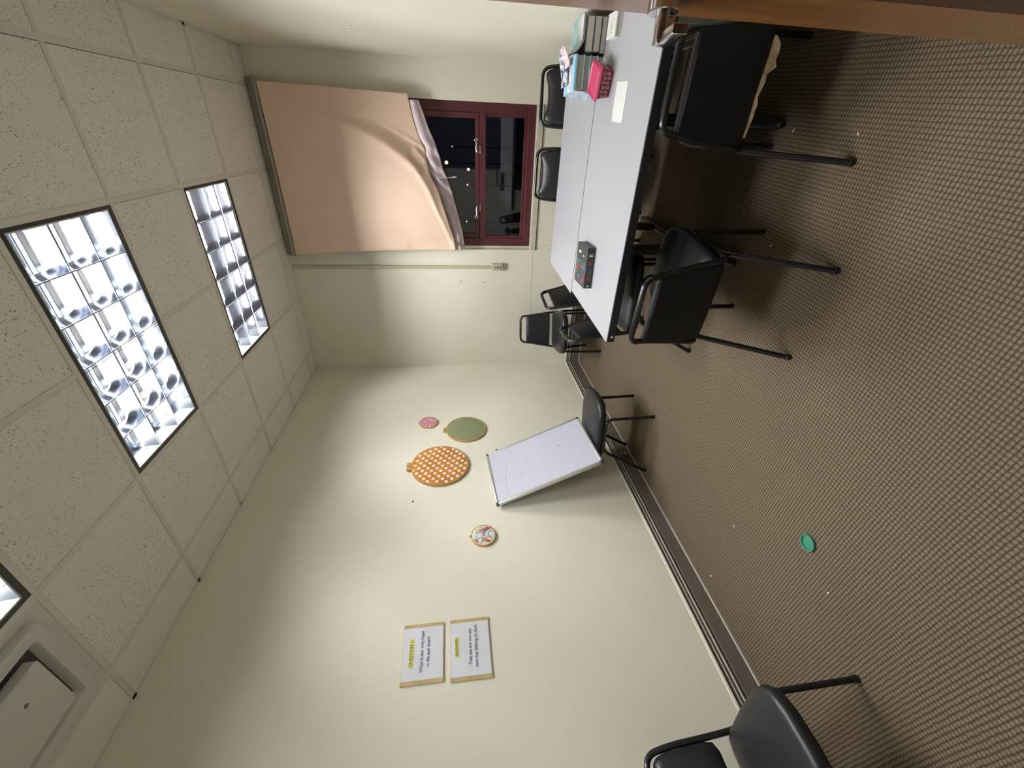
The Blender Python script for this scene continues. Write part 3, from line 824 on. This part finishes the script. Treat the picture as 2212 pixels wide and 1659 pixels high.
# pink lidded tub
tb = thing('lidded_tub', 'small pink lidded plastic tub with pale ring pattern', 'box', (.222, 2.345, TH), math.radians(-20))
q = MB()
q.loft([[(x, y, z) for x, y in rrect(-a, a, -b, b, .008, 3)] for a, b, z in ((.052, .056, 0), (.055, .059, .03), (.060, .064, .062))]); q.build('tub', M_berry, tb, True)
q = MB()
for i in range(6):
    for j in range(2):
        x = -.045 + i * .018; z = .017 + j * .022 + (.005 if i % 2 else 0)
        q.tube([(x + .0055 * math.cos(a), -.0605 - z * .085, z + .0055 * math.sin(a)) for a in [2 * PI * k / 10 for k in range(11)]], .0011, 5)
    q.box(-.045 + i * .018 - .001, -.045 + i * .018 + .001, -.0635, -.0600, .026, .033)
for i in range(5):
    q.tube([(.0595 + .008 * .1, -.045 + i * .022 + .005 * math.cos(a), .03 + .005 * math.sin(a)) for a in [2 * PI * k / 10 for k in range(11)]], .001, 5)
q.build('ring_pattern', M_berrydot, tb)
q = MB()
def rr_(a, b, z, r=.014): return [(x, y, z) for x, y in rrect(-a, a, -b, b, r, 4)]
q.loft([rr_(.066, .070, .058), rr_(.070, .074, .060), rr_(.069, .073, .066), rr_(.062, .066, .076), rr_(.058, .062, .0765), rr_(.054, .058, .072, .012), rr_(.050, .054, .0715, .012)])
q.build('lid', M_pink, tb, True)

# card box
cd = thing('card_box', 'flat white card box with faint pencil scribble, beside the book stack', 'box', (.419, 2.318, TH), math.radians(-2))
q = MB(); q.rbox(-.046, .046, -.058, .058, 0, .008, r=.001, seg=1); q.rbox(-.046, .046, -.058, .058, .016, .025, r=.001, seg=1); q.build('box', M_white, cd)
MB().box(-.043, .043, -.055, .055, .007, .017).build('inner_sleeve', M_pages, cd)
q = MB()
def S2(a, b): return (-.046 + .092 * a, -.058 + .116 * b)
for st in ([(.25, .32), (.33, .32), (.33, .62)], [(.42, .40), (.42, .62), (.52, .5)], [(.45, .35), (.55, .62)], [(.56, .45), (.66, .45), (.62, .6), (.56, .6)], [(.78, .35), (.78, .7)], [(.74, .5), (.84, .5)]):
    q.tube([(*S2(1 - a, b), .0252) for a, b in st], .0007, 4)
q.build('scribble', M_ink, cd)

# book stacks
def book(label, cx, cy, z, rz, lx, ly, th, mc, mp, group, cover=.0022, sp=1, cat='book'):
    t = thing('book', label, cat, (cx, cy, z), rz, group)
    q = MB(); q.rbox(-lx / 2, lx / 2, -ly / 2, ly / 2, 0, cover, r=.0008, seg=1); q.rbox(-lx / 2, lx / 2, -ly / 2, ly / 2, th - cover, th, r=.0008, seg=1)
    q.rbox(-lx / 2, -lx / 2 + cover * 1.6, -ly / 2, ly / 2, 0, th, r=.0008, seg=1); q.build('cover', mc, t)
    MB().box(-lx / 2 + cover, lx / 2 - .003, -ly / 2 + .003, ly / 2 - .003, cover, th - cover).build('pages', mp, t)
    return t
g1, g2 = 'books in the taller stack by the wall', 'books in the stack behind the pink tub'
book('thick navy covered book at the bottom of the stack by the wall', .406, 2.565, TH, 0, .142, .215, .028, M_navy, M_pages, g1)
book('thick navy covered book second from the bottom of the stack by the wall', .407, 2.563, TH + .0285, .01, .138, .215, .034, M_navy, M_pages, g1)
book('thickest pale edged navy book, third from the bottom of the stack by the wall', .408, 2.562, TH + .063, -.01, .138, .212, .037, M_navy, M_pages, g1)
mg = thing('magazine', 'curling teal magazine with floral border on top of the stack by the wall', 'magazine', (.412, 2.575, TH + .1015), .03, g1)
q = MB(); V = []
for (m_, z0, nm, inset) in ((M_pages, 0, 'pages', .003), (M_teal, .0085, 'front_cover', 0)):
    q = MB(); rows = []
    for k in range(13):
        u = k / 12; x = -.072 + .144 * u
        cz = .030 * max(0, (.35 - u) / .35) ** 1.6
        th = .008 if nm == 'pages' else .0016
        y0, y1 = -.105 + inset, .115 - inset
        rows.append([(x, y0, z0 + cz), (x, y1, z0 + cz * 1.2), (x, y1, z0 + cz * 1.2 + th), (x, y0, z0 + cz + th)])
    q.loft([[Vector(p) for p in r] for r in rows]); q.build(nm, m_, mg, True)
q = MB(); rows = []
for k in range(9):
    x = -.068 + .135 * k / 8; u = (x + .078) / .15; cz = .030 * max(0, (.35 - u) / .35) ** 1.6
    rows.append([(x, -.103, .0102 + cz), (x, -.050, .0104 + cz), (x, -.050, .0109 + cz), (x, -.103, .0109 + cz)])
q.loft([[Vector(p) for p in r] for r in rows]); q.build('floral_border', M_floralcover, mg)
sx0, sy0 = .254, 2.548
book('dark green paged book at the very bottom behind the pink tub', sx0, sy0, TH, .03, .142, .19, .030, M_pgrey, M_pagesgreen, g2)
book('grey green paged book second from the bottom behind the pink tub', sx0, sy0, TH + .0305, .06, .142, .19, .034, M_plastic, M_pagesgreen, g2)
book('grey green paged book third from the bottom behind the pink tub', sx0, sy0, TH + .065, .05, .140, .19, .030, M_plastic, M_pagesgreen, g2)
book('wide grey green paged book just below the sky blue one', sx0, sy0, TH + .0955, .06, .142, .19, .034, M_plastic, M_pagesgreen, g2)
zt_ = TH + .130
wb_ = thing('plastic_wrapped_book', 'sky blue book with floral border in crinkled clear wrap, topmost behind the pink tub', 'book', (sx0 - .002, sy0, zt_), .06, g2)
q = MB(); q.rbox(-.074, .074, -.098, .098, 0, .013, r=.003); q.build('cover', M_sky, wb_)
MB().box(-.070, .072, -.045, .01, .013, .0136).build('floral_border', M_floralcover, wb_)
q = MB(); rows = []; rr = random.Random(2)
for k in range(14):
    x = -.078 + rr.uniform(-.004, .003); y = -.102 + .2 * k / 13
    rows.append([(x, y, .012), (x - .004 + rr.uniform(-.004, .004), y, -.03), (x - .008 + rr.uniform(-.008, .003), y, -.085), (x - .010, y, -.118), (x + .002, y, -.06), (x + .004, y, .011)])
q.loft([[Vector(p) for p in r] for r in rows]); o = q.build('crinkled_wrap', M_plastic, wb_); o['label'] = 'crinkled clear plastic hanging down the side'
mz = thing('magazine', 'curled dark patterned magazine lying across the wrapped book', 'magazine', (sx0 + .012, sy0 + .045, zt_ + .0185), .12, g2)
q = MB(); rows = []
for k in range(11):
    u = k / 10; x = -.055 + .13 * u
    cz = .026 * u ** 2.2
    rows.append([(x, -.045, cz), (x, .055, cz + .004), (x, .055, cz + .010), (x, -.045, cz + .006)])
q.loft([[Vector(p) for p in r] for r in rows]); q.build('printed_pages', M_magprint, mz, True)
q = MB(); rows = []
for k in range(9):
    u = k / 8; x = .01 + .075 * u; cz = .008 + .034 * u ** 1.8
    rows.append([(x, -.105, cz), (x, -.03, cz + .004), (x, -.03, cz + .008), (x, -.105, cz + .004)])
q.loft([[Vector(p) for p in r] for r in rows]); q.build('pink_leaflet_page', M_floralcover, mz, True)

# ------------------------------------------------------------------ hoops
def hoop(label, y, z, r, th, fabric, clamp):
    M = Matrix(((0, 0, 1, XL), (1, 0, 0, y), (0, 1, 0, z), (0, 0, 0, 1)))     # local x -> world y, local y -> world z, local z -> into the room
    t = thing('embroidery_hoop', label, 'wall decoration', M=M, group='embroidery hoops on the long wall')
    q = MB(); n = 56
    q.loft([[(a * math.cos(2 * PI * k / n), a * math.sin(2 * PI * k / n), zz) for k in range(n)] for a, zz in ((r - .006, .001), (r, .001), (r, th - .002), (r - .001, th), (r - .007, th), (r - .007, .001))], cap=False)
    q.build('hoop_ring', M_bamboo, t, True)
    q = MB(); q.lathe([(r - .006, .004), (r - .006, th - .001), (r - .012, th + .0015), (r * .5, th + .001), (.002, th + .001)], n)
    q.build('fabric', fabric, t, True)
    if clamp:
        q = MB(); q.rbox(-clamp / 2, -.002, r - .003, r + clamp * .42, .003, th, r=.002); q.rbox(.002, clamp / 2, r - .003, r + clamp * .42, .003, th, r=.002)
        q.build('clamp', M_bamboo, t)
        q = MB(); q.tube([(-clamp * .62, r + clamp * .22, th / 2), (clamp * .72, r + clamp * .22, th / 2)], .0022, 8); q.build('screw', M_steel, t, True)
    else:
        q = MB(); q.rbox(-.008, .008, r - .003, r + .010, .003, th, r=.002); q.build('clamp', M_steel, t)
    return t
hoop('small round hoop with pink mottled print, topmost on the wall', 3.243, 1.790, .088, .012, M_pinkfab, 0)
hoop('medium round hoop of plain olive green fabric', 3.110, 1.438, .186, .016, M_olive, .060)
ho = hoop('largest round hoop, orange fabric with white polka dots', 2.634, 1.671, .236, .020, M_orange, .085)
q = MB(); th = .0226; Rf = .224
v1, v2 = (-.0267, .0445), (-.0326, -.0300)
for i in range(-12, 13):
    for j in range(-12, 13):
        cx = v1[0] * i + v2[0] * j + .012; cy = v1[1] * i + v2[1] * j + .008
        if math.hypot(cx, cy) > Rf + .006: continue
        pts = []
        for k in range(14):
            a = 2 * PI * k / 14; px, py = cx + .0142 * math.cos(a), cy + .0135 * math.sin(a)
            d = math.hypot(px, py)
            if d > Rf: px *= Rf / d; py *= Rf / d
            pts.append((px, py))
        q.prism(pts, th - .001, th)
q.build('polka_dots', M_dot, ho)
hp = hoop('small round hoop with cream paisley print, lower and apart from the others', 1.895, 1.360, .086, .016, M_paiscream, 0)
def blob(poly, m, z, nm='paisley_shape'):
    poly = [(x * 1.2 * min(1, .073 / max(.001, math.hypot(x, y) * 1.2)), y * 1.2 * min(1, .073 / max(.001, math.hypot(x, y) * 1.2))) for x, y in poly]
    MB().prism(poly, z - .0008, z).build(nm, m, hp)
def ell(cx, cy, a, b, rot=0, n=18): return [(cx + a * math.cos(t) * math.cos(rot) - b * math.sin(t) * math.sin(rot), cy + a * math.cos(t) * math.sin(rot) + b * math.sin(t) * math.cos(rot)) for t in [2 * PI * k / n for k in range(n)]]
zt = .0182
# photo: picture-left is up, picture-top is right
blob(ell(.030, .006, .024, .014, .3), M_paisE, zt); blob(ell(-.012, .028, .018, .030, .1), M_paisD, zt + .0002); blob(ell(.010, -.038, .036, .018, .9), M_paisD, zt)
blob(ell(.028, .030, .010, .016, -.5), M_paiscream, zt + .0006); blob(ell(.050, .012, .011, .011), M_paisF, zt + .0006); blob(ell(-.040, .045, .018, .012, .7), M_paisA, zt)
blob(ell(.042, -.018, .012, .020, .6), M_paisA, zt + .0002); blob(ell(-.028, -.005, .010, .016, .2), M_paisE, zt + .0001); blob(ell(-.045, -.030, .010, .016, -.6), M_paisA, zt + .0003)
for pts, r in (([(.058, -.050), (.035, -.030), (.022, -.008), (.004, .000), (-.010, -.002)], .0016), ([(.020, -.008), (.045, .004), (.06, .010)], .0014), ([(-.018, .050), (-.024, .030), (-.018, .012), (-.004, .002)], .0014),
               ([(.022, -.055), (.026, -.042), (.012, -.028), (-.010, -.030), (-.018, -.042), (-.030, -.052)], .0016), ([(.038, .020), (.038, .036), (.022, .044), (.014, .034), (.022, .020), (.036, .018)], .0013),
               ([(-.058, .018), (-.040, .010), (-.034, -.010), (-.048, -.020), (-.052, -.008), (-.044, -.002)], .0016), ([(-.06, .02), (-.05, .035)], .0012)):
    q = MB(); q.tube([(x, y, zt + .0006) for x, y in fillet([(a, b, 0) for a, b in pts], .01, 4) for (x, y) in [(x, y)]] if False else [(p_.x * 1.15, p_.y * 1.15, zt + .0006) for p_ in fillet([(a, b, 0) for a, b in pts], .012, 4)], r, 6); q.build('paisley_line', M_paisB, hp)
for k in range(7):
    a = -1.0 + k * .35; blob(ell(.012 + .034 * math.cos(a + 2.2), -.040 + .030 * math.sin(a + 2.2), .0026, .0026, 0, 8), M_paisC, zt + .0008, 'paisley_dot')

# ------------------------------------------------------------------ paper signs
def sign(label, y0, y1, z0, z1, tilt, title, tz, ty, ts, lines, ls):
    cy, cz = (y0 + y1) / 2, (z0 + z1) / 2; W_, H_ = y1 - y0, z1 - z0
    M = Matrix(((0, 0, 1, XL), (1, 0, 0, cy), (0, 1, 0, cz), (0, 0, 0, 1))) @ Matrix.Rotation(tilt, 4, 'Z')
    t = thing('wall_sign', label, 'sign', M=M, group='paper signs on the long wall')
    MB().rbox(-W_ / 2, W_ / 2, -H_ / 2, H_ / 2, .0005, .008, r=.001, seg=1).build('backing_board', M_boardcream, t)
    for s in (-1, 1):
        MB().box(s * (W_ / 2 - .010) - .0105, s * (W_ / 2 - .010) + .0105, -H_ / 2, H_ / 2, .0075, .0086).build('kraft_tape_strip', M_kraft, t)
    q = MB(); n = 16; px, py = W_ / 2 - .019, H_ / 2 - .004; V = []
    for j in range(n + 1):
        row = []
        for i in range(n + 1):
            x = -px + 2 * px * i / n; y = -py + 2 * py * j / n
            edge = min(1, 4 * min(i / n, 1 - i / n)); row.append(q.bm.verts.new((x, y, .0088 + .0009 * edge * (1 + math.sin(x * 55 + y * 18) * math.sin(y * 12 + 1)))))
        V.append(row)
    for a, b in zip(V, V[1:]):
        for i in range(n): q._f([a[i], a[i + 1], b[i + 1], b[i]])
    q.build('paper', M_print, t, True)
    loc = lambda y, z: (y - cy, z - cz)
    a, b = loc(ty, tz)
    o = MB().box(a - ts[0] / 2, a + ts[0] / 2, b - ts[1] / 2, b + ts[1] / 2, .0090, .0110).build('highlight', M_hili, t); o['label'] = 'yellow highlighter band'
    text(title, ts[2], M_inkdark, t, T(a, b, .0113), sx=ts[3], bold=.0003)
    for (s_, y, z) in lines:
        a, b = loc(y, z)
        text(s_, ls[0], M_ink, t, T(a, b, .0112), sx=ls[1], bold=.0002)
    return t
sign('upper paper sign headed QUESTION 1 on the long wall', 1.029, 1.331, 1.624, 1.843, 0.004, 'QUESTION 1:', 1.795, 1.180, (.146, .024, .0225, 1.0),
     [('What is our only hope', 1.186, 1.740), ('in life and death?', 1.183, 1.706)], (.0245, .93))
sign('lower paper sign headed ANSWER on the long wall', 1.020, 1.333, 1.372, 1.589, 0.0, 'ANSWER:', 1.553, 1.184, (.104, .022, .0225, .98),
     [('That we are not our', 1.184, 1.482), ('own but belong to God.', 1.186, 1.450)], (.0245, .92))

# ------------------------------------------------------------------ whiteboard leaning on the chair
bc = Vector((-2.060, 2.482, .470)); tcn = Vector((XL + .030, 2.520, 1.266)); wd = Vector((-.022, .6, .034)).normalized()
ud = (tcn - bc); BH = ud.length; ud = (ud - wd * ud.dot(wd)).normalized(); nd = wd.cross(ud)   # towards the room
if nd.x < 0: nd = -nd
Mw = Matrix(((wd.x, ud.x, nd.x, bc.x), (wd.y, ud.y, nd.y, bc.y), (wd.z, ud.z, nd.z, bc.z), (0, 0, 0, 1)))
wbd = thing('whiteboard', 'small whiteboard with aluminium frame leaning on a chair against the wall', 'whiteboard', M=Mw)
hw = .297
MB().box(-hw + .012, hw - .012, .010, BH - .010, -.012, -.004).build('panel', M_board, wbd)
q = MB()
for (a, b, c, d) in ((-hw, -hw + .020, .018, BH - .018), (hw - .020, hw, .018, BH - .018), (-hw + .018, hw - .018, 0, .020), (-hw + .018, hw - .018, BH - .020, BH)):
    q.rbox(a, b, c, d, -.024, .003, r=.006)
q.build('frame', M_alu, wbd, True)
for sx_ in (-1, 1):
    for y in (0, BH):
        q = MB(); x0 = sx_ * hw
        a, b = sorted((x0 + sx_ * .002, x0 - sx_ * .027)); c, d = sorted((y + (.002 if y else -.002), y - (.027 if y else -.027)))
        q.rbox(a, b, c, d, -.026, .0045, r=.010); q.build('corner_cap', M_greenplastic, wbd, True)
MB().rbox(hw - .006, hw + .004, BH - .115, BH - .09, -.018, .005, r=.002).build('clip', M_black, wbd)
for pts in ([(-.235, .735), (-.15, .755), (-.02, .735), (.14, .69)], [(.05, .60), (.02, .62), (-.01, .60)], [(-.05, .55), (.0, .53), (.05, .56)], [(-.10, .62), (-.06, .60)], [(.06, .57), (.02, .50), (-.04, .49)], [(-.01, .58), (.04, .555)],
            [(.10, .36), (.13, .33)], [(.02, .30), (-.04, .28)], [(-.13, .50), (-.11, .46), (-.12, .42)]):
    q = MB(); q.tube([(x, y, -.0040) for x, y in pts], .0009, 4); q.build('marker_trace', M_smudge, wbd)
q = MB(); q.lathe([(.006, -.0042), (.004, -.0034)], 10, T(.055, .255, 0)); q.build('magnet_dot', M_legblack, wbd)

# ------------------------------------------------------------------ floor bits
lid = thing('bottle_cap', 'green round plastic lid lying on the open carpet', 'lid', (-1.484, .995, 0))
q = MB(); q.lathe([(.034, 0), (.037, .003), (.037, .011), (.034, .012), (.031, .010), (.030, .004), (.002, .004)], 36); q.build('rim', M_green, lid, True)
o = MB().lathe([(.038, 0), (.038, .003)], 24).build('lilac_disc', M_lilac); o.location = (-.20, 3.40, .001); tag(o, 'small round lilac disc on the carpet under the tables', 'disc')
rr = random.Random(9)
cr = [(-2.10, 3.86, 'white paper crumb on the carpet near the far left corner'), (-.413, 1.836, 'pale curled crumb on the carpet under the pulled back chair'), (-.556, 2.618, 'crumb on the carpet under the tables'),
      (.051, 1.945, 'crumb on the carpet by the nearest chair legs'), (-1.825, 1.365, 'crumb on the open carpet to the wall side of the green lid'), (-2.271, 1.364, 'crumb on the carpet beside the long skirting'),
      (-1.586, .826, 'crumb on the open carpet closest to the doorway, past the green lid'), (.043, 1.60, 'crumb on the carpet by the rear leg of the torn chair')]
for x, y, lab in cr:
    q = MB(); a = rr.random() * PI
    q.tube([(-.007 * math.cos(a), -.007 * math.sin(a), .002), (0, .001, .004), (.007 * math.cos(a + .6), .007 * math.sin(a + .6), .002)], [.0015, .0028, .0015], 6)
    o = q.build('paper_crumb', M_chip); o.location = (x, y, 0); tag(o, lab, 'crumb', 'crumbs on the carpet')
sk = thing('floor_socket', 'brown double round socket on the skirting under the whiteboard chair', 'outlet', (XL + .014, 2.625, .078))
MB().rbox(0, .022, -.045, .045, -.045, .050, r=.004).build('socket_plate', M_brown, sk)
for z in (-.020, .020):
    MB().lathe([(.014, 0), (.014, .003), (.010, .004)], 16, T(.022, 0, z, 0, 0, PI / 2)).build('round_socket', M_greyline, sk, True)

# ------------------------------------------------------------------ open door at the right edge of the view
La = Vector((.171, .850)); Hb = Vector((.275, -.055)); dd = (Hb - La); DL = dd.length; ang = math.atan2(dd.y, dd.x)
# local x from latch edge to hinge, local y = away from the camera side
Md = Matrix.Translation((La.x, La.y, 0)) @ Matrix.Rotation(ang, 4, 'Z')
side = 1 if (Md.to_3x3() @ Vector((0, 1, 0))).x > 0 else -1
door = bpy.data.objects.new('door_1', None); COL.objects.link(door); door.matrix_world = Md; struct(door, 'varnished brown wooden door standing open at the picture edge', 'door')
y0, y1 = sorted((0, side * .038))
MB().rbox(0, DL, y0, y1, .012, 2.05, r=.002, seg=2).build('door_leaf', M_door, door)
ya, yb_ = sorted((-side * .0015, side * .002))
MB().box(.118, DL - .11, ya, yb_, .12, 1.95).build('inset_panel', M_doordark, door)
hz = 1.166; s = -side
q = MB(); q.lathe([(.0235, -.001), (.0235, .013), (.022, .0145), (.011, .0145)], 32, T(.052, 0, hz, 0, -s * PI / 2)); q.build('handle_rose', M_chrome, door, True)
q = MB(); q.tube([(.052, s * .012, hz), (.052, s * .048, hz)], .0105, 16); q.rbox(.036, .100, *sorted((s * .038, s * .052)), hz - .022, hz + .002, r=.002); q.rbox(.038, .056, *sorted((s * .016, s * .052)), hz - .020, hz + .006, r=.002)
q.build('lever_handle', M_chrome, door, True)
# door lining
q = MB(); q.rbox(DX1 - .03, DX1, YB - .14, YB + .015, 0, 2.08, r=.003); q.rbox(DX0, DX0 + .03, YB - .14, YB + .015, 0, 2.08, r=.003); q.rbox(DX0, DX1, YB - .14, YB + .015, 2.05, 2.10, r=.003)
struct(q.build('trim_1', M_jamb), 'dark wooden lining of the doorway', 'trim')
